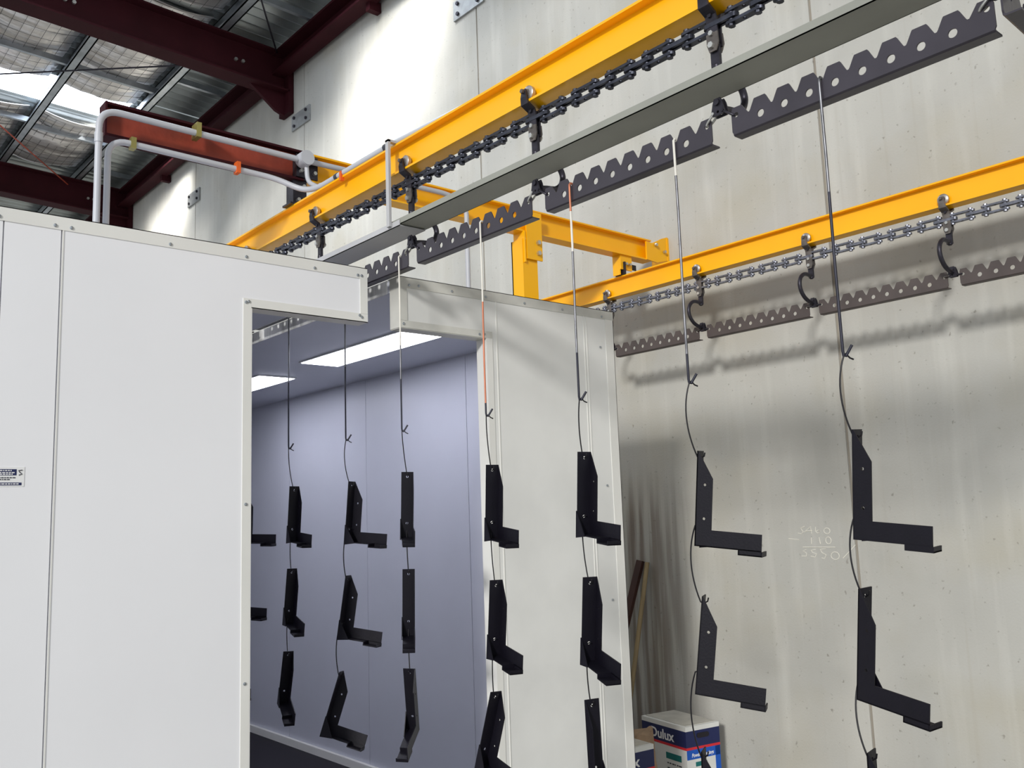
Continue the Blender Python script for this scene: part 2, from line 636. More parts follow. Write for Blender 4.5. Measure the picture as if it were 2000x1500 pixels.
def ell(a, c, rx, ry):
    stroke([(a+rx*math.cos(t*math.pi/6), c+ry*math.sin(t*math.pi/6)) for t in range(13)])


stroke([(.22, 0), (.10, .05), (.13, .10), (.17, .15), (.10, .20), (.0, .18)])                 # S / 5
stroke([(.20, .16), (.40, .01), (.42, .20)]); stroke([(.24, .13), (.44, .12)])               # 4
stroke([(.55, .02), (.54, .13), (.60, .19), (.67, .16), (.64, .11), (.56, .13)])             # 6
ell(.88, .13, .09, .075)                                                                     # 0
stroke([(-.30, .33), (.02, .36)])
stroke([(.40, .30), (.39, .47)]); stroke([(.63, .30), (.66, .47)]); ell(.90, .38, .08, .09)  # 110
stroke([(.12, .56), (1.08, .56)], .003)
stroke([(.22, .62), (.12, .66), (.22, .72), (.20, .80), (.06, .80)])
stroke([(.50, .62), (.36, .64), (.40, .70), (.52, .74), (.46, .82), (.34, .80)])
stroke([(.80, .60), (.64, .62), (.68, .70), (.80, .76), (.74, .86), (.66, .84)])
ell(1.06, .78, .12, .10)
stroke([(1.28, .84), (1.66, .50)], .003)
solo(ch, 'chalk_writing', 'chalk', 'chalked subtraction 5460 minus 110 written on the bare concrete wall', 'writing', (cx, 4.1, 1.3), None, True)

# ================================================================== the booth
FY = 4.43      # front plane
BT = 3.14
booth = thing('spray_booth', 'white panelled spray booth with an open doorway and two ceiling lamps', 'booth', (0.5, FY, -FZ))


def bp(name, m, *boxes, sub=None, smooth=False):
    q = MB()
    for bx in boxes:
        q.box(*bx)
    return part(q, name, m, booth, smooth, sub)


g = 0.003
fy1 = FY+0.10
bp('wall_panel', 'panel', (-1.6, 0.86-g, FY, fy1, -FZ, BT))
bp('wall_panel', 'panel', (0.86+g, 1.10-g, FY, fy1, -FZ, BT))
q = MB()
q.ext([(1.10+g, -FZ), (2.03, -FZ), (2.03, 2.827), (2.735, 2.827), (2.735, BT), (1.10+g, BT)], [], FY, fy1, lambda a, c, t: (a, t, c))
part(q, 'wall_panel', 'panel', booth)
q = MB()
q.ext([(2.962, 2.822), (3.62, 2.822), (3.62, -FZ), (4.53-g, -FZ), (4.53-g, BT-0.01), (2.962, BT-0.01)], [], FY, fy1, lambda a, c, t: (a, t, c))
pr = part(q, 'wall_panel', 'dusty', booth)
pr['label'] = 'greyer dusty front panel'
bp('wall_panel', 'dusty', (4.53+g, 4.80, FY, fy1, -FZ, BT-0.01))
bp('backing_strip', 'panel', (-1.55, 1.2, FY+0.02, fy1-0.01, -FZ, BT-0.03))
bp('backing_strip', 'dusty', (4.45, 4.75, FY+0.02, fy1-0.01, -FZ, BT-0.03))
# folded trims, 3 mm proud of the panels
t0 = FY-0.004
bp('top_trim', 'trim', (-1.6, 2.739, t0, fy1+0.02, BT, BT+0.004), (-1.6, 2.739, t0, FY, BT-0.062, BT+0.004))
bp('door_trim', 'trim', (1.985, 2.0295, t0, FY, -FZ, 2.872), (2.03, 2.034, t0, fy1, -FZ, 2.822))
bp('door_trim', 'trim', (2.03, 2.739, t0, FY, 2.823, 2.872), (2.03, 2.739, t0, fy1, 2.823, 2.827))
bp('slot_trim', 'trim', (2.690, 2.7385, t0-.001, FY-0.001, 2.8725, BT-.0625), (2.735, 2.739, FY, fy1, 2.8275, BT-.001))
bp('top_trim', 'dustytrim', (2.958, 4.80, t0, fy1+0.02, BT-0.01, BT-0.006), (2.958, 4.80, t0, FY, BT-0.072, BT-0.006))
bp('slot_trim', 'dustytrim', (2.9585, 3.012, t0-.001, FY-0.001, 2.8665, BT-0.0725), (2.958, 2.962, FY, fy1, 2.8225, BT-0.011))
bp('door_trim', 'dustytrim', (2.962, 3.665, t0, FY, 2.8225, 2.866), (2.962, 3.615, FY, fy1, 2.818, 2.822))
bp('door_trim', 'trim', (3.616, 3.665, t0, FY, -FZ, 2.822), (3.616, 3.6195, FY+.001, fy1, -FZ, 2.822))
bp('joint_strip', 'trim', (3.70, 3.706, t0, FY, -FZ, BT-0.072))
bp('joint_strip', 'trim', (4.50, 4.506, t0, FY, -FZ, BT-0.072), (4.525, 4.531, t0, FY, -FZ, BT-0.072))
bp('corner_trim', 'trim', (4.72, 4.804, t0, FY, -FZ, BT-0.072), (4.80, 4.804, t0, FY+0.10, -FZ, BT-0.006))
bp('joint_strip', 'trim', (1.103, 1.109, t0+.001, FY, -FZ, BT-0.062))
# side, back and inside walls
IX, CZ, YE = 4.66, 3.05, 12.0
bp('wall_panel', 'dusty', (4.74, 4.80, fy1+0.001, YE, -FZ, BT-0.012))
bp('wall_panel', 'panel', (-1.6, -1.5, fy1+0.001, YE, -FZ, BT-0.012))
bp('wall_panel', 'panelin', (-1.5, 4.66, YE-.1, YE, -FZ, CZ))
ys = [fy1+0.001, 6.00, 7.59, 9.18, 10.77, YE-.101]
for a, c in zip(ys[:-1], ys[1:]):
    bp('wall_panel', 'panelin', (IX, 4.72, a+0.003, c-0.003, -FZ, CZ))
bp('backing_strip', 'ink', (4.725, 4.735, fy1+0.001, YE-.1, -FZ, CZ))
bp('kick_channel', 'trim', (IX-.035, IX-.001, fy1+.001, YE-.1, -0.535, -0.527), (IX-.035, IX-.031, fy1+.001, YE-.1, -0.60, -0.535))
bp('floor_grate', 'pit', (-1.5, IX-.035, fy1+.001, YE-.1, -FZ+.001, -0.60))
# ceiling slabs with the conveyor slot between them
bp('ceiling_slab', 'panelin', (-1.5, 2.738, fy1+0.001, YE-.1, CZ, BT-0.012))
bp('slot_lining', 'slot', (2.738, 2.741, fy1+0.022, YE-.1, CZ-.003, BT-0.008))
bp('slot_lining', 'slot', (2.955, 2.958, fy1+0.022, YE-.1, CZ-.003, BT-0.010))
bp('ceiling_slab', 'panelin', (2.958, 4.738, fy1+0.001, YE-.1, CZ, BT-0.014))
for (x0, a, c) in ((3.64, 5.42, 6.95), (3.64, 7.76, 9.29), (1.2, 5.42, 6.95), (1.2, 7.76, 9.29)):
    f = bp('ceiling_lamp', 'white', (x0-.015, x0+.365, a-.015, c+.015, CZ-.010, CZ-.001))
    bp('diffuser', 'lamp', (x0, x0+.35, a, c, CZ-.014, CZ-.010), sub=f)
# rivets
rv = MB()
rv.tube([(0, 0, 0), (0, -0.004, 0), (0, -0.006, 0)], [0.008, 0.008, 0.003], 10)
riv = rv.build('rivet', 'galv', booth)
pos = [(0.84, BT-.045), (1.07, BT-.045), (1.14, BT-.045), (1.60, BT-.045), (2.00, BT-.045), (2.40, BT-.045), (2.675, BT-.045), (2.70, BT-.045), (2.70, 2.85), (2.685, 2.86), (2.0, 2.85), (2.015, 2.855),
       (2.005, 1.80), (2.005, 0.92), (3.03, BT-.055), (3.10, BT-.05), (3.35, BT-.05), (3.62, BT-.05), (3.95, BT-.05), (4.3, BT-.05), (4.69, BT-.055), (2.985, 2.845), (3.56, 2.84), (3.60, 2.845), (4.66, 2.86), (4.66, 1.88), (4.66, 1.10), (4.66, 0.55)]
riv.location = Vector((pos[0][0], t0, pos[0][1]))-booth.location
for (x, z) in pos[1:]:
    c = riv.copy()
    C.objects.link(c)
    c.location = Vector((x, t0, z))-booth.location

# maker's sticker
st = thing('sticker', 'small white and purple sticker on the white booth panel at the left edge', 'sticker', (0.885, FY, 1.897))
q = MB(); q.box(0.785, 0.984, FY-0.002, FY, 1.897, 1.982); part(q, 'backing', 'white', st)
q = MB(); q.box(0.787, 0.953, FY-0.0028, FY-0.002, 1.945, 1.972); part(q, 'heading_band', 'navy', st)
q = MB(); q.box(0.787, 0.974, FY-0.0028, FY-0.002, 1.902, 1.914); part(q, 'footer_band', 'navy', st)
q = MB(); q.tube([(0.975, FY-0.003, 1.968), (0.960, FY-0.003, 1.966), (0.966, FY-0.003, 1.958), (0.974, FY-0.003, 1.951), (0.962, FY-0.003, 1.946)], 0.0022, 6); part(q, 'emblem', 'ink', st)
q = MB()
for (z, a, c, m) in ((1.966, .87, .93, 0), (1.957, .80, .945, 0), (1.950, .81, .935, 0), (1.935, .80, .94, 1), (1.927, .81, .93, 1), (1.908, .80, .96, 0)):
    x = a
    while x < c:
        w = random.uniform(.004, .012)
        q.m = m
        q.box(x, x+w, FY-0.0034, FY-0.0027 if m == 0 else FY-0.0019, z-.0022, z+.0022)
        x += w+.003
part(q, 'lettering', ['white', 'ink'], st)

# ================================================================== conveyor steelwork
FX, BX = 2.84, 6.14


def rail(xc, y0, y1, label):
    r = thing('conveyor_rail', label, 'rail', (xc, (y0+y1)/2, 3.65), 'yellow conveyor rails')
    q = MB()
    ibeam_y(q, xc, 3.652, 3.832, 0.105, 0.012, 0.012, y0, y1)
    part(q, 'beam', 'yellow', r)
    return r


rf = rail(FX, -0.6, 10.0, 'nearer yellow steel I-beam rail running above the booth')
rb = rail(BX, -0.6, 7.4, 'farther yellow steel I-beam rail along the concrete wall')

cb = thing('cross_beam', 'steel cross beam, rust red left half and yellow right half, over both rails', 'beam', (2.9, 5.48, 4.01))
q = MB(); ibeam_x(q, 5.48, lambda x: 4.015, lambda x: 4.222, 0.02, 0.013, 0.012, 1.57, 2.86)
p_ = part(q, 'beam_half', 'rust', cb); p_['label'] = 'rust red half of the beam'
q = MB(); q.box(1.57, 2.86, 5.42, 5.54, 4.012, 4.027); part(q, 'bottom_flange', 'rafter', cb)
q = MB(); q.box(1.57, 2.86, 5.42, 5.54, 4.209, 4.224); part(q, 'top_flange', 'rafter', cb)
q = MB(); q.box(1.560, 1.571, 5.42, 5.54, 4.01, 4.226); part(q, 'end_cap', 'rafter', cb)
q = MB(); ibeam_x(q, 5.48, lambda x: 4.015, lambda x: 4.218, 0.12, 0.013, 0.012, 2.90, 6.47)
p_ = part(q, 'beam_half', 'yellow', cb); p_['label'] = 'yellow half of the beam'
q = MB(); q.box(2.80, 2.96, 5.41, 5.468, 4.03, 4.19); q.box(2.86, 2.90, 5.42, 5.54, 4.015, 4.205); part(q, 'splice_plate', 'darksteel', cb)
for dx in (2.83, 2.93):
    for dz in (4.07, 4.15):
        q = MB(); q.cyl((dx, 5.385, dz), (dx, 5.415, dz), .014, 6); part(q, 'bolt', 'bolt', cb)
q = MB()
q.ext([(6.38, 4.016), (6.52, 4.005), (6.69, 4.05), (6.69, 4.28), (6.60, 4.25), (6.50, 4.20), (6.47, 4.185), (6.38, 4.19)], [], 5.405, 5.42, lambda a, c, t: (a, t, c))
q.box(6.675, 6.70, 5.40, 5.60, 4.03, 4.27)
part(q, 'end_plate', 'yellow', cb)
for (xx, zz) in ((6.62, 4.12), (6.50, 4.17)):
    q = MB(); q.cyl((xx, 5.375, zz), (xx, 5.40, zz), .015, 6); part(q, 'bolt', 'bolt', cb)

# hanger brackets between cross beam and rails
hb = thing('rail_hanger', 'dark steel hanger between the rust red beam end and the nearer rail', 'bracket', (FX, 5.48, 3.83))
q = MB(); q.box(2.79, 2.89, 5.44, 5.455, 3.832, 4.015); q.box(2.79, 2.802, 5.455, 5.54, 3.832, 4.015); q.box(2.76, 2.92, 5.42, 5.54, 3.832, 3.845); part(q, 'hanger_angle', 'darksteel', hb)
for (xx, zz) in ((2.82, 3.87), (2.86, 3.97)):
    q = MB(); q.cyl((xx, 5.41, zz), (xx, 5.44, zz), .013, 6); part(q, 'bolt', 'bolt', hb)
hb = thing('rail_hanger', 'yellow bracket hanging the farther rail from the cross beam end', 'bracket', (BX, 5.48, 3.83))
q = MB(); q.box(6.05, 6.20, 5.44, 5.455, 3.88, 4.015); q.box(6.05, 6.062, 5.455, 5.54, 3.832, 4.015); part(q, 'hanger_angle', 'yellow', hb)
q = MB(); q.box(6.08, 6.095, 5.42, 5.54, 3.832, 3.95); q.box(6.095, 6.28, 5.46, 5.47, 3.90, 3.95); part(q, 'rail_clamp', 'darksteel', hb)
for xx in (6.10, 6.15):
    q = MB(); q.cyl((xx, 5.405, 3.93), (xx, 5.44, 3.93), .013, 6); part(q, 'bolt', 'bolt', hb)

# post
po = thing('support_post', 'yellow steel post holding the cross beam behind the booth', 'post', (4.92, 5.48, -FZ))
q = MB(); q.box(4.84, 5.00, 5.42, 5.432, -FZ, 3.95); q.box(4.84, 4.852, 5.432, 5.56, -FZ, 3.95); q.box(4.988, 5.0, 5.432, 5.56, -FZ, 3.95); q.box(4.84, 5.0, 5.548, 5.56, -FZ, 3.95); q.box(4.83, 5.01, 5.41, 5.57, -FZ, -FZ+.02)
part(q, 'column_section', 'yellow', po)
q = MB(); q.box(4.87, 5.04, 5.395, 5.408, 3.78, 4.19); q.box(4.85, 4.862, 5.40, 5.54, 3.75, 4.015)
part(q, 'head_plate', 'yellow', po)
for zz in (3.84, 3.93):
    q = MB(); q.cyl((4.99, 5.37, zz), (4.99, 5.395, zz), .02, 6); part(q, 'bolt', 'bolt', po)

# drip tray below the nearer rail
tr = thing('drip_tray', 'long grey sheet metal drip tray hung below the nearer chain', 'tray', (FX, 2, 3.33))


def traymb(y0, y1, x0, x1, z):
    q = MB()
    q.box(x0, x1, y0, y1, z, z+.004)
    q.box(x0, x0+.004, y0, y1, z, z+.034)
    q.box(x1-.004, x1, y0, y1, z, z+.02)
    return q


part(traymb(-0.6, 4.19, 2.755, 2.935, 3.328), 'tray_length', 'tray', tr)
p_ = part(traymb(4.10, 6.6, 2.75, 2.925, 3.318), 'tray_length', 'traypale', tr)
p_['label'] = 'paler tray length over the booth'
q = MB(); q.box(2.732, 2.748, 4.175, 4.205, 3.33, 3.845); q.box(2.732, 2.80, 4.175, 4.205, 3.833, 3.847); part(q, 'hanging_strap', 'traypale', tr)


# ------------------------------------------------------------------ chains
def make_chain(xc, zc, y0, n, label, m, base):
    P = 0.2148
    r = thing('conveyor_chain', label, 'chain', (xc, base, zc), 'conveyor chains')
    L = 0.160
    # side links: an outer plate above and one below, joined by pins
    out = []
    for (s, c0) in ((1, L/2-.012), (-1, -L/2+.012)):
        out += [(c0+s*.020*math.cos(t), .020*math.sin(t)*s) for t in [(-90+k*22.5)*math.pi/180 for k in range(9)]]
    out2 = [(a, b_*0.92) for a, b_ in out]
    side = MB()
    for z in (-.031, .019):
        side.ext([(a_, b2*.85) for a_, b2 in out2], [circ(0, 0, .0085, 10)], z, z+.012, lambda a, c, t: (c, a, t))
    for yy in (-P/2*.56, P/2*.56):
        side.cyl((0, yy, -.037), (0, yy, .037), .0125, 10)
        side.cyl((0, yy, -.041), (0, yy, -.031), .0145, 8)
        side.cyl((0, yy, .031), (0, yy, .041), .0145, 8)
    so = side.build('side_link', m, r)
    so.location = (0, 0, 0)
    cen = MB()
    pts = []
    l2 = P*.56/2+.012
    hw = .013
    for (s, c0) in ((1, l2-hw), (-1, -l2+hw)):
        pts += [(c0*1.0+s*hw*math.cos(t), s*hw*math.sin(t)) for t in [(-90+k*30)*math.pi/180 for k in range(7)]]
    cen.ext([(a*1.0+(.008 if a > 0 else -.008), b_*1.35) for a, b_ in pts], [[(a*.88, b_*.50) for a, b_ in pts]], -.009, .009, lambda a, c, t: (c, a, t))
    co = cen.build('center_link', m, r)
    first = True
    for i in range(n):
        ya = y0+P*i
        yb = ya+P/2
        if first:
            s_, c_ = so, co
            first = False
        else:
            s_ = so.copy(); C.objects.link(s_)
            c_ = co.copy(); C.objects.link(c_)
        s_.location = (0, ya-base, 0)
        c_.location = (0, yb-base, 0)
    return r


make_chain(FX, 3.582, 0.78, 30, 'dark drop-forged chain running beneath the nearer yellow rail', 'chain', 0.7)
make_chain(BX, 3.565, 0.75, 25, 'worn grey chain running beneath the farther yellow rail', 'chainlight', 0.7)


# ------------------------------------------------------------------ trolleys, C hooks, swivels, load bars
def make_trolley(xc, m):
    r = thing('chain_trolley', '', 'trolley', (xc, 0, 3.40))
    for s in (-1, 1):
        q = MB()
        q.tube([(xc+s*.018, 0, 3.703), (xc+s*.024, 0, 3.703), (xc+s*.040, 0, 3.703), (xc+s*.046, 0, 3.703)], [.034, .0385, .0385, .031], 24)
        w = part(q, 'wheel', 'rubber', r, True)
        q = MB(); q.tube([(xc+s*.046, 0, 3.703), (xc+s*.052, 0, 3.703)], [.020, .017], 14); q.cyl((xc+s*.05, 0, 3.703), (xc+s*.080, 0, 3.703), .008, 8); q.cyl((xc+s*.070, 0, 3.703), (xc+s*.082, 0, 3.703), .011, 6)
        part(q, 'axle', 'strap', r, False, w)
        q = MB()
        prof = [(.058, 3.716), (.066, 3.716), (.070, 3.675), (.064, 3.640), (.022, 3.618), (.016, 3.600), (.016, 3.490), (.008, 3.490), (.008, 3.606), (.016, 3.628), (.055, 3.648), (.060, 3.675)]
        for i in range(4):
            pass
        q.ext([(s*a, c) for a, c in (prof if s > 0 else prof[::-1])], [], -1, 1, lambda a, c, t: (xc+a, t*(.013 if c > 3.69 else .020 if c > 3.66 else .025), c))
        part(q, 'bracket_arm', m, r)
    q = MB(); q.cyl((xc-.03, 0, 3.617), (xc+.03, 0, 3.617), .010, 6); part(q, 'bolt', 'darksteel', r)
    q = MB(); q.cyl((xc-.03, 0, 3.543), (xc+.03, 0, 3.543), .011, 6); part(q, 'bolt', 'bolt', r)
    for s in (-1, 1):
        q = MB()
        q.ext([(-.026, 3.545), (.026, 3.545), (.026, 3.50), (.016, 3.468), (-.016, 3.468), (-.030, 3.50)], [], xc+s*.017-.003, xc+s*.017+.003, lambda a, c, t: (t, a, c))
        part(q, 'pendant_plate', 'strap', r)
    q = MB(); q.cyl((xc-.036, 0, 3.492), (xc+.036, 0, 3.492), .013, 6); part(q, 'bolt', 'bolt', r)
    q = MB(); q.box(xc-.008, xc+.008, -.020, .020, 3.398, 3.500); part(q, 'pendant_tongue', 'darksteel', r)
    return r


def make_hook(xc, s, m):
    r = thing('c_hook', '', 'hook', (xc, 0, 3.20))
    q = MB()
    c0 = [(0, 3.402), (.05, 3.404), (.105, 3.398), (.150, 3.372), (.172, 3.330), (.158, 3.285), (.120, 3.256), (.060, 3.246), (.030, 3.240), (0, 3.232)]
    if s < 0:
        c0 = [(0, 3.408), (.05, 3.416), (.105, 3.410), (.150, 3.380), (.172, 3.335), (.165, 3.285), (.130, 3.240), (.085, 3.215), (.040, 3.205), (0, 3.200)]
    pts = [Vector((xc+s*a, 0, c)) for a, c in c0]
    sm = []
    for i in range(len(pts)-1):
        p0 = pts[max(0, i-1)]; p1 = pts[i]; p2 = pts[i+1]; p3 = pts[min(len(pts)-1, i+2)]
        for k in range(4):
            t = k/4
            sm.append(0.5*((2*p1)+(p2-p0)*t+(2*p0-5*p1+4*p2-p3)*t*t+(3*p1-p0-3*p2+p3)*t**3))
    sm.append(pts[-1])
    q.tube(sm, .0150, 12)
    part(q, 'hook_body', m, r, True)
    q = MB(); q.tube([(xc, 0, 3.388), (xc, 0, 3.396), (xc, 0, 3.414), (xc, 0, 3.420)], [.010, .018, .018, .012], 14); part(q, 'hook_eye', m, r, True)
    return r


def make_swivel(xc, zt, half, zh, m, mw):
    """triangular link plate with a shackle to each bar end hole"""
    r = thing('link_swivel', '', 'swivel', (xc, 0, zh-.01))
    for s in (-1, 1):
        q = MB()
        q.ext([(-.014, zt+.018), (.014, zt+.018), (.022, zt), (.032, zt-.042), (.024, zt-.052), (-.024, zt-.052), (-.032, zt-.042), (-.022, zt)], [circ(0.0, zt-.038, .006, 8)], xc+s*.012-.003, xc+s*.012+.003, lambda a, c, t: (t, a, c))
        part(q, 'link_plate', m, r)
    q = MB(); q.cyl((xc-.024, 0, zt), (xc+.024, 0, zt), .013, 12); part(q, 'pivot_pin', m, r)
    for s in (-1, 1):
        a = Vector((xc, s*.022, zt-.040)); c = Vector((xc, s*half, zh))
        d = (c-a).normalized()
        n = Vector((1, 0, 0))
        pts = [a+n*.013-d*.004, a+n*.013+(c-a)*.55, c+n*.011-d*.010, c+n*.005+d*.002, c-n*.005+d*.002, c-n*.011-d*.010, a-n*.013+(c-a)*.55, a-n*.013-d*.004]
        q = MB(); q.tube(fillet(pts, .008, 3), .0048, 8)
        q.cyl(a-n*.020, a+n*.020, .006, 8)
        part(q, 'shackle', m if s < 0 else mw, r, True)
    return r


def make_bar(xc, L, m, zh_end):
    """notched load bar, near end at y = 0"""
    r = thing('load_bar', '', 'bar', (xc, 0, 3.10))
    e = (L-.1013*8)/2
    top, tw, nb, z0 = 3.219, .024, 3.176, 3.108
    pr = [(0, z0+.012), (.006, z0), (L-.006, z0), (L, z0+.012)]
    pr += [(L, top-.022), (L-.006, top-.004), (L-e+.030, top-.004)]
    for k in range(9):
        c = L-e-.1013*k
        pr += [(c+.0075, nb+.006), (c+.003, nb), (c-.003, nb), (c-.0075, nb+.006)]
        if k < 8:
            mid = c-.1013/2
            pr += [(c-.024, top-.005), (mid+tw-.001, top), (mid-tw+.001, top), (c-.1013+.024, top-.005)]
    pr += [(e-.030, top-.004), (.006, top-.004), (0, top-.022)]
    holes = [circ(e+.1013*(k+.5), 3.152, .0150, 18) for k in range(8)] + [circ(.022, zh_end, .0100, 12), circ(L-.022, zh_end, .0100, 12)]
    q = MB()
    q.ext(pr[::-1], holes, xc-.003, xc+.003, lambda a, c, t: (t, a, c))
    pl = part(q, 'notched_plate', m, r)
    q = MB()
    cs = [(-.003, z0+.006), (-.001, z0-.001), (.004, z0-.005), (.050, z0-.005), (.050, z0+.001), (.008, z0+.001), (.003, z0+.004)]
    n = len(cs)
    vs = [(xc+a, y, c) for y in (0.004, L-.004) for a, c in cs]
    q.add(vs, [tuple(range(n)), tuple(range(2*n-1, n-1, -1))]+[(i, (i+1) % n, n+(i+1) % n, n+i) for i in range(n)])
    part(q, 'bottom_flange', m, r)
    return r


def spread(proto, name, spots, group):
    """the prototype takes the first spot, copies take the others"""
    for i, (y, label) in enumerate(spots):
        o = proto if i == 0 else copy_tree(proto)
        o.location.y = y
        o['label'] = label
        o['group'] = group


fgap = [.958, 1.997, 3.057, 4.110, 5.160, 6.21]
NF = ['nearest, in the top right corner', 'second nearest, at the top of the picture', 'third from the camera, at the picture middle', 'fourth, beside the tray hanging strap', 'fifth, just above the booth edge', 'farthest, at the booth roof edge']
bgap = [1.525, 2.562, 3.602, 4.642, 5.68]
NB = ['beyond the right edge', 'nearest, at far right above a gap', 'second from the right edge', 'third from the right edge', 'farthest, at the booth corner']
spread(make_trolley(FX, 'darksteel'), '', [(y, 'dark trolley on the nearer yellow rail, ' + w) for y, w in zip(fgap, NF)], 'trolleys on the nearer rail')
spread(make_trolley(BX, 'strap'), '', [(y, 'grey trolley on the farther yellow rail, ' + w) for y, w in zip(bgap[1:], NB[1:])], 'trolleys on the farther rail')
spread(make_hook(FX, 1, 'darksteel'), '', [(y, 'dark C-shaped hook curling around the drip tray, ' + w) for y, w in zip(fgap[:5], NF)], 'C hooks around the tray')
spread(make_hook(BX, -1, 'darksteel'), '', [(y, 'dark C-shaped hook in front of the concrete wall, ' + w) for y, w in zip(bgap[1:], NB[1:])], 'C hooks by the wall')
spread(make_swivel(FX, 3.258, .063, 3.186, 'darksteel', 'bolt'), '', [(y, 'triangular shackle link between notched bars, ' + w) for y, w in zip(fgap[:5], NF)], 'links between the nearer bars')
spread(make_swivel(BX, 3.222, .055, 3.180, 'darksteel', 'strap'), '', [(y, 'triangular link joining the wall side bars, ' + w) for y, w in zip(bgap[1:], NB[1:])], 'links between the farther bars')
fbar = [(-.075, 'dark notched load bar nearest the camera, in the top right corner'), (.980, 'dark notched load bar at top right carrying the rightmost rod'), (2.040, 'grey notched load bar under the tray at the top middle'),
        (3.100, 'grey notched load bar crossing in front of the yellow post'), (4.150, 'pale grey notched load bar entering the booth slot'), (5.200, 'notched load bar inside the booth roof slot'), (6.25, 'last notched load bar at the far end of the booth slot')]
barp = make_bar(FX, .965, 'bar', 3.184)
spread(barp, '', fbar, 'notched bars of the nearer line')
barp.location = (2.762, .932, 3.10)
barp.rotation_euler = (0, 0, math.radians(-88))
bbar = [(.525, 'brown notched bar beyond the right edge by the wall'), (1.560, 'brown notched bar at the right edge of the picture by the wall'), (2.600, 'brown notched bar by the wall, crossed by the rightmost rod'), (3.640, 'brown notched bar by the wall, crossed at its left by a rod'), (4.680, 'brown notched bar by the wall touching the booth corner in view')]
spread(make_bar(BX, .960, 'barback', 3.178), '', bbar[1:], 'notched bars by the wall')

# ------------------------------------------------------------------ rods, wires and brackets
RX = 2.828
bands = {7: [(9, 'rod'), (.58, 'roddark')], 6: [(9, 'rodwhite'), (.86, 'rod'), (.12, 'roddark')], 5: [(9, 'copper'), (.86, 'rodwhite'), (.68, 'rod'), (.22, 'roddark')],
         4: [(9, 'rodwhite'), (.60, 'copper'), (.06, 'roddark')], 3: [(9, 'rodwhite'), (.50, 'rod'), (.30, 'roddark')], 2: [(9, 'rod'), (.45, 'roddark')], 1: [(9, 'rod'), (.45, 'roddark')], 0: [(9, 'rod'), (.45, 'roddark')]}
rods = {7: (1.5665, 2.187, 'rod', 'rightmost'), 6: (2.222, 2.181, 'rod', 'second from the right'), 5: (2.830, 2.187, 'rodwhite', 'crossing the booth corner'), 4: (3.484, 2.183, 'copper', 'beside the doorway jamb'),
        3: (4.230, 2.175, 'rodwhite', 'rightmost inside the doorway'), 2: (4.838, 2.176, 'rod', 'middle one inside the doorway'), 1: (5.584, 2.183, 'rod', 'left one inside the doorway'), 0: (6.43, 2.18, 'rod', 'mostly hidden behind the left door edge')}
rodcol = {7: 'grey steel', 6: 'white topped', 5: 'grey, pale and copper tinted', 4: 'white topped copper', 3: 'white topped', 2: 'dark steel', 1: 'dark steel', 0: 'dark steel'}
for k, (y, zb, m, w) in rods.items():
    q = MB()
    dx = FX-RX
    pts = [(FX+.014, y, 3.160), (FX+.012, y, 3.180), (FX+.004, y, 3.190), (FX-.004, y, 3.190), (RX, y, 3.180), (RX, y, 3.165), (RX+.002, y, 2.9), (RX, y+.001, 2.5), (RX, y, zb+.02), (RX+.002, y-.001, zb+.004), (RX+.008, y-.005, zb+.003), (RX+.026, y-.020, zb+.040)]
    mids = []
    for a_, c_ in zip(pts[:-1], pts[1:]):
        n_ = 12 if abs(a_[2]-c_[2]) > .2 else 1
        mids += [tuple(Vector(a_).lerp(Vector(c_), t_/n_)) for t_ in range(n_)]
    pts = mids+[pts[-1]]
    q.tube(pts, .0052 if k > 4 else .0048, 10)
    # darker coated lower end
    mi = []
    o = solo(q, 'hanging_rod', [bm for _, bm in bands[k]], '%s hanging rod with a bent lower hook, %s' % (rodcol[k], w), 'rod', (RX, y, zb), 'long rods hooked on the nearer bars', True)
    for p in o.data.polygons:
        p.material_index = max(i for i, (h_, _) in enumerate(bands[k]) if p.center.z < h_)

D = dict(H=.3643, a=.0646, b=.0645, L=.2561, W=.0665, h1=.1053, p=.0187, s=.1684)
poses = {
    '0.1': (0, 2.889, 6.378, 1.929, -.978, -.036, .022), '0.2': (0, 2.905, 6.503, 1.408, -1.108, -.054, .019), '0.3': (0, 2.885, 6.739, .811, -1.103, .012, -.023),
    '7.1': (1, 2.829, 1.560, 1.942, -1.504, -.099, .048), '7.2': (1, 2.828, 1.586, 1.422, -1.697, -.156, .050), '7.3': (1, 2.813, 1.598, .909, -1.451, -.046, .058),
    '6.1': (1, 2.833, 2.206, 1.920, -1.223, -.107, .028), '6.2': (1, 2.828, 2.224, 1.370, -1.079, -.139, .026), '6.3': (1, 2.824, 2.271, .800, -1.127, -.039, .073),
    '5.1': (0, 2.903, 2.849, 1.965, -1.840, -.095, -.007), '5.2': (0, 2.871, 2.814, 1.425, -1.956, -.158, -.004), '5.3': (1, 2.850, 2.904, .905, -1.95, -.03, .030),
    '4.1': (0, 2.905, 3.495, 1.949, -1.862, -.088, -.008), '4.2': (0, 2.881, 3.464, 1.392, -1.840, -.133, -.011), '4.3': (0, 2.905, 3.529, .861, -1.589, -.276, -.070),
    '3.1': (0, 2.898, 4.227, 1.956, -2.125, -.100, -.024), '3.2': (0, 2.870, 4.191, 1.428, -2.165, -.135, -.019), '3.3': (0, 2.848, 4.171, .908, -2.435, -.367, -.051),
    '2.1': (0, 2.895, 4.850, 1.933, -1.161, -.080, -.013), '2.2': (0, 2.895, 4.911, 1.374, -1.009, -.142, -.028), '2.3': (0, 2.847, 4.925, .821, -.880, -.300, -.074),
    '1.1': (0, 2.901, 5.578, 1.938, -1.666, -.080, -.021), '1.2': (0, 2.919, 5.644, 1.398, -1.757, -.189, -.020), '1.3': (0, 2.896, 5.647, .867, -1.862, -.372, -.035)}


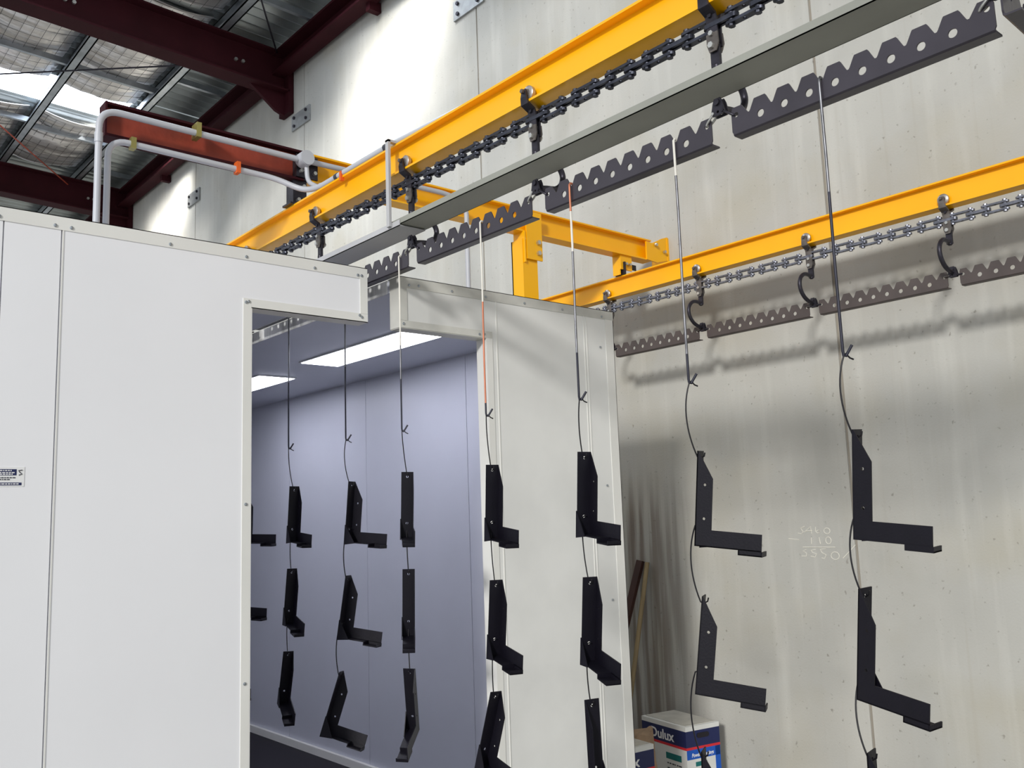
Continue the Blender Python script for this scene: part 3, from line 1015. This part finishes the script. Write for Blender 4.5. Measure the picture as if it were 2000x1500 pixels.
def axes(yw, ti, ro, mir):
    cu = Vector((math.cos(yw), math.sin(yw), 0))
    w = Vector((math.sin(yw), -math.cos(yw), 0))
    v = Vector((0, 0, 1))
    u2 = cu*math.cos(ti)+v*math.sin(ti)
    v2 = -cu*math.sin(ti)+v*math.cos(ti)
    v3 = v2*math.cos(ro)+w*math.sin(ro)
    w3 = -v2*math.sin(ro)+w*math.cos(ro)
    return u2, v3, w3


def make_bracket(mir):
    """local axes: x along the foot, z up, -y (or +y when mirrored) towards the flanges; origin at the top corner"""
    s = 1 if mir else -1
    T = .005
    H, a, b_, L, W = D['H'], D['a'], D['b'], D['L'], D['W']
    r = thing('angle_bracket', '', 'bracket', (0, 0, 0))

    def fl(u, w, v):
        return (u, s*w, v-H)
    q = MB()
    q.ext([(0, 0), (L, 0), (L, b_), (a, b_), (a, H-D['h1']), (.004, H), (0, H)], [circ(.034, .235, .0055, 12), circ(.034, .106, .0055, 12)], 0, T, lambda u, v, t: fl(u, t, v))
    part(q, 'side_plate', 'black', r)
    q = MB()
    q.ext([(0, .0), (W, .0), (W, H), (0, H)], [circ(W*.5, H-.026, .0070, 12), circ(W*.5, .081, .0070, 12)], 0, T, lambda w, v, t: fl(t, w, v))
    part(q, 'back_flange', 'black', r)
    q = MB()
    q.box(0, D['s'], min(0, s*W*.98), max(0, s*W*.98), -H, -H+T)
    q.box(D['s'], L+.003, min(0, s*W*.98), max(0, s*W*.98), -H-D['p'], -H-D['p']+T)
    q.box(D['s'], D['s']+T, min(0, s*W*.98), max(0, s*W*.98), -H-D['p'], -H+T)
    q.box(L-.002, L+.003, min(0, s*W*.98), max(0, s*W*.98), -H-D['p'], -H)
    q.box(D['s'], L, min(0, s*T), max(0, s*T), -H-D['p'], -H+T)
    part(q, 'foot_flange', 'black', r)
    q = MB()
    q.ext([(-.002, -.012), (.075, 0), (.002, .105), (-.002, .105)], [], W, W+.004, lambda u, v, t: fl(u, t, v))
    part(q, 'gusset', 'black', r)
    return r


protoL = make_bracket(False)
protoR = make_bracket(True)
used = set()
rowtxt = {1: 'top', 2: 'second', 3: 'third'}
coltxt = {7: 'on the rightmost string', 6: 'on the string before bare concrete', 5: 'on the string overlapping the booth corner', 4: 'on the string beside the doorway jamb',
          3: 'on the right string inside the doorway', 2: 'on the middle string inside the doorway', 1: 'on the left string inside the doorway', 0: 'on the string at the left door edge'}
holeT, holeB, posH = {}, {}, {}
for key in sorted(poses):
    mir, x, y, z, yw, ti, ro = poses[key]
    cnum, rnum = int(key[0]), int(key[2])
    pr_ = protoR if mir else protoL
    o = pr_ if mir not in used else copy_tree(pr_)
    used.add(mir)
    u, v, w = axes(yw, ti, ro, mir)
    # local x = u, local z = v; local -y = w
    R = Matrix(((u.x, -w.x, v.x), (u.y, -w.y, v.y), (u.z, -w.z, v.z)))
    o.rotation_euler = R.to_euler()
    # fit gives heel-based axes with the origin at the top corner
    o.location = Vector((x, y, z))
    o['label'] = '%s black L-shaped steel bracket %s' % (rowtxt[rnum], coltxt[cnum])
    o['group'] = 'black brackets hung on wires'
    ww = -w if mir else w
    W, H = D['W'], D['H']
    org = Vector((x, y, z))
    holeT[key] = org + ww*W*.5 - v*.026
    holeB[key] = org + ww*W*.5 - v*(H-.081)
    posH[key] = (u, v, ww)

left = Vector((-.757, .653, 0))
for c in range(8):
    ry, zb = rods[c][0], rods[c][1]
    start = Vector((RX+.008, ry-.005, zb+.003))
    for rn in (1, 2, 3):
        key = '%d.%d' % (c, rn)
        u, v, w = posH[key]
        tgt = holeT[key]
        bow = {7: .030, 6: .030, 5: .010, 4: .006, 3: .004, 2: .022, 1: .010, 0: .02}[c]
        pts = []
        if rn == 1:
            pts += [start+Vector((.020, -.016, -.012)), start+Vector((.010, -.008, -.006)), start+Vector((0, 0, .009))]
            s0 = start+Vector((-.009, .003, .0))
            pts += [s0]
        else:
            pk = '%d.%d' % (c, rn-1)
            pu, pv, pw = posH[pk]
            hb_ = holeB[pk]
            s0 = hb_-pu*.010-pv*.006
            pts += [hb_+pu*.020+pv*.006, hb_+pu*.004, s0]
        e0 = tgt-u*.008
        mid1 = s0.lerp(e0, .33)+left*bow*1.3
        mid2 = s0.lerp(e0, .70)+left*bow*1.0
        pts += bez(s0, mid1, mid2, e0, 14)[1:]
        pts += [tgt+u*.006-v*.002, tgt+u*.018+v*.006, tgt+u*.020+v*.020]
        q = MB()
        q.tube(pts, .0030, 6)
        nm = ['', 'from rod to top bracket', 'from top to second bracket', 'from second to third bracket'][rn]
        solo(q, 'tie_wire', 'wire', 'black wire %s, %s' % (nm, coltxt[c]), 'wire', tuple(pts[0]), 'wires between the brackets', True)
# wires leaving the third brackets at the bottom of the picture
# ------------------------------------------------------------------ conduits
def conduit(pts, r, label, m='pvc', extra=None):
    t = thing('conduit', label, 'conduit', pts[0])
    q = MB(); q.tube(fillet(pts, .12, 8), r, 12); part(q, 'pipe', m, t, True)
    return t


t = conduit([(1.51, 5.36, BT), (1.51, 5.36, 4.140), (2.78, 5.36, 4.128)], .020, 'thick grey conduit rising from the booth roof along the top of the rust red beam')
q = MB(); q.cyl((1.51, 5.36, 3.93), (1.51, 5.36, 3.99), .024, 12); part(q, 'coupling', 'pvc', t, True)
q = MB(); q.box(2.08, 2.11, 5.334, 5.42, 4.105, 4.20); part(q, 'saddle_clip', 'clip', t)
t = conduit([(1.575, 5.40, BT), (1.575, 5.40, 3.985), (2.48, 5.40, 3.975), (2.62, 5.36, 3.955), (2.765, 5.25, 3.87), (2.80, 5.10, 3.852), (2.80, 4.3, 3.852), (2.87, 3.2, 3.852), (2.87, 0.2, 3.852)], .019, 'grey conduit under the rust red beam, then along the nearer rail top')
q = MB(); q.box(1.70, 1.73, 5.375, 5.425, 3.95, 4.02); part(q, 'saddle_clip', 'clip', t)
q = MB(); q.box(2.36, 2.385, 5.37, 5.425, 3.945, 4.02); part(q, 'saddle_clip', 'orangeclip', t)
for yy in (4.85, 4.28):
    q = MB(); q.cyl((2.80, yy, 3.852), (2.80, yy+.03, 3.852), .023, 12); part(q, 'coupling', 'ink', t, True)
q = MB(); q.box(2.775, 2.80, 4.78, 4.80, 3.80, 3.86); part(q, 'saddle_clip', 'orangeclip', t)
jb = thing('junction_box', 'round grey junction box at the join of the rust red and yellow beam', 'junction box', (2.83, 5.34, 4.09))
q = MB(); q.cyl((2.83, 5.392, 4.135), (2.83, 5.315, 4.135), .052, 24); part(q, 'box_body', 'pvc', jb, True)
q = MB(); q.cyl((2.83, 5.315, 4.135), (2.83, 5.305, 4.135), .050, 24); part(q, 'box_lid', 'pvc', jb, True)
q = MB(); q.tube(fillet([(2.845, 5.355, 4.09), (2.85, 5.35, 3.98), (2.87, 5.22, 3.90), (2.80, 5.08, 3.862)], .1, 6), .016, 10); solo(q, 'conduit', 'pvc', 'short curved conduit from the round junction box down to the rail', 'conduit', (2.845, 5.355, 4.09), None, True)
conduit([(2.88, 5.37, 4.135), (4.05, 5.37, 4.150), (4.225, 5.37, 4.10), (4.225, 5.37, BT)], .019, 'pale conduit along the yellow cross beam, dropping down behind the notched bars')

# ------------------------------------------------------------------ poles leaning at the wall
q = MB()
a, c = Vector((6.15, 6.25, -FZ)), Vector((6.65, 5.93, 1.226))
d = (c-a).normalized(); n1 = d.cross(Vector((1, 0, 0))).normalized(); n2 = d.cross(n1)
vs = [p+n1*s1*.035+n2*s2*.02 for p in (a, c) for s1 in (-1, 1) for s2 in (-1, 1)]
q.add(vs, [(0, 1, 3, 2), (4, 6, 7, 5), (0, 4, 5, 1), (2, 3, 7, 6), (0, 2, 6, 4), (1, 5, 7, 3)])
solo(q, 'leaning_pole', 'brown', 'dark brown flat pole leaning on the concrete wall beside the booth', 'pole', tuple(a))
q = MB(); q.cyl((6.32, 6.02, -FZ), (6.665, 5.86, 1.212), .022, 12)
solo(q, 'leaning_pole', 'wood', 'pale round pole leaning on the concrete wall behind the brown pole', 'pole', (6.32, 6.02, -FZ), None, True)


# ------------------------------------------------------------------ cartons
def text_mesh(txt, size, m, name, parent, mtx, shear=0, sx=1.0, ext=.001, bold=0.0):
    cu = bpy.data.curves.new('t', 'FONT')
    cu.body = txt
    cu.size = size
    cu.extrude = ext
    cu.shear = shear
    cu.offset = bold
    cu.resolution_u = 3
    to = bpy.data.objects.new('t', cu)
    C.objects.link(to)
    dg = bpy.context.evaluated_depsgraph_get()
    me = bpy.data.meshes.new_from_object(to.evaluated_get(dg))
    bpy.data.objects.remove(to)
    me.materials.clear()
    me.materials.append(M[m])
    for v in me.vertices:
        v.co = mtx @ Vector((v.co.x*sx, v.co.y, v.co.z))
    o = bpy.data.objects.new(name, me)
    C.objects.link(o)
    o.parent = parent
    return o


def make_carton(label, loc, rz, LX, LY, H, left_text, tilt=0.0, brand='side'):
    """near corner at the origin; +x runs along the front face, +y back along the side face"""
    r = thing('paint_carton', label, 'carton', loc, 'paint cartons by the wall')
    r.rotation_euler = (0, tilt, rz)
    q = MB(); q.box(0, LX, 0, LY, 0, H); body = q.build('carton_body', 'card', r)
    q = MB(); q.box(-.002, LX+.002, -.002, LY+.002, H-.035, H+.001); q.build('lid', 'card', r)
    q = MB(); q.box(.03, LX-.01, .03, LY-.02, H+.001, H+.006); q.build('lid_flap', 'cardtop', r)
    nb = .128
    q = MB(); q.box(-.0015, LX+.0015, -.0015, LY+.0015, H-.035-nb, H-.035); q.build('navy_band', 'navy', r)
    q = MB(); q.box(-.002, LX+.002, -.002, LY+.002, H-.035-nb-.020, H-.035-nb); q.build('red_stripe', 'red', r)
    zb = H-.035-nb-.020
    # front (y = 0): handle hole, blue frame
    q = MB(); q.box(.002, LX-.002, -.0025, -.0005, zb-.075, zb); q.box(LX-.055, LX-.001, -.0025, -.0005, 0.01, zb); q.build('blue_panel', 'blue', r)
    if brand == 'side':
        mt = Matrix(((1, 0, 0, .05), (0, 0, -1, -.0026), (0, 1, 0, zb-.058), (0, 0, 0, 1)))
        text_mesh('Powder Coatings', .042, 'white', 'lettering', r, mt, .2, .80, bold=.001)
    q = MB()
    cx_, cz_ = LX*.50, H-.078
    q.ext([(cx_+(.045 if k < 9 else -.045)+.020*math.cos(math.radians(-85+k*20)), cz_+.020*math.sin(math.radians(-85+k*20))) for k in range(18)], [], -.006, -.0016, lambda p1, p2, t: (p1, t, p2))
    if brand == 'side':
        q.build('handle_hole', 'pit', r)
    q = MB(); q.box(.09, .21, -.0025, -.0005, zb-.135, zb-.10); q.build('teal_label', 'teal', r)
    # side (x = 0): brand name and small print; text runs towards -y
    if brand == 'side':
        ml = Matrix(((0, 0, -1, -.0025), (-1, 0, 0, LY*.80), (0, 1, 0, H-.035-nb*.82), (0, 0, 0, 1)))
        text_mesh(left_text, .112, 'white', 'brand_lettering', r, ml, 0, 1.12, bold=.002)
    else:
        ml = Matrix(((1, 0, 0, LX-.46), (0, 0, -1, -.0026), (0, 1, 0, H-.035-nb*.82), (0, 0, 0, 1)))
        text_mesh(left_text, .112, 'white', 'brand_lettering', r, ml, 0, 1.12, bold=.002)
    q = MB(); q.box(-.0025, -.0005, LY*.12, LY*.46, zb-.105, zb-.055); q.build('teal_label', 'teal', r)
    q = MB()
    rr = random.Random(3)
    for (zz, h) in ((zb-.135, .010), (zb-.175, .014), (zb-.225, .008), (zb-.27, .03)):
        yy = LY*.44
        while yy > LY*.16:
            w = rr.uniform(.01, .035)
            q.box(-.0025, -.0005, yy-w, yy, zz-h, zz)
            yy -= w+rr.uniform(.006, .02)
    q.build('small_print', 'ink', r)
    return r


make_carton('larger white and navy paint carton with a handle hole, standing against the wall', (6.11, 5.06, -FZ), math.radians(-11), .36, .58, .62, 'Dulux', 0.0)
k2 = make_carton('lower navy and white paint carton at the bottom edge beside the booth', (4.995, 5.01, -FZ), math.radians(-7), .58, .36, .61, 'Dulux', 0.0, 'front')

# crumpled paper bag between the cartons
bg_ = MB()
nn, mm = 20, 10
vs, fs = [], []
for j in range(mm+1):
    t = j/mm
    for i in range(nn):
        a_ = 2*math.pi*i/nn
        rx = .24*(1-.25*t) + .03*noise.noise(Vector((math.cos(a_)*2, math.sin(a_)*2, t*3)))
        ry = .15*(1-.55*t) + .03*noise.noise(Vector((math.cos(a_)*2+5, math.sin(a_)*2, t*3)))
        h = .60*t + (.035*noise.noise(Vector((math.cos(a_)*1.5, math.sin(a_)*1.5, 9))) if j == mm else 0)
        vs.append((5.82+rx*.80*math.cos(a_), 5.30+ry*.80*math.sin(a_)*1.1, -FZ+h))
for j in range(mm):
    for i in range(nn):
        fs.append((j*nn+i, j*nn+(i+1) % nn, (j+1)*nn+(i+1) % nn, (j+1)*nn+i))
fs.append(tuple(range(nn)))
fs.append(tuple(mm*nn+i for i in range(nn)))
bg_.add(vs, fs)
solo(bg_, 'paper_bag', 'paper', 'crumpled brown paper bag standing between the two paint cartons', 'bag', (5.80, 5.27, -FZ))

# ------------------------------------------------------------------ to metres, floor at zero
for o in list(bpy.data.objects):
    if o.parent is None and o.type in ('MESH', 'EMPTY'):
        o.location = Vector((o.location.x*SC, o.location.y*SC, (o.location.z+FZ)*SC))
        o.scale = (SC, SC, SC)
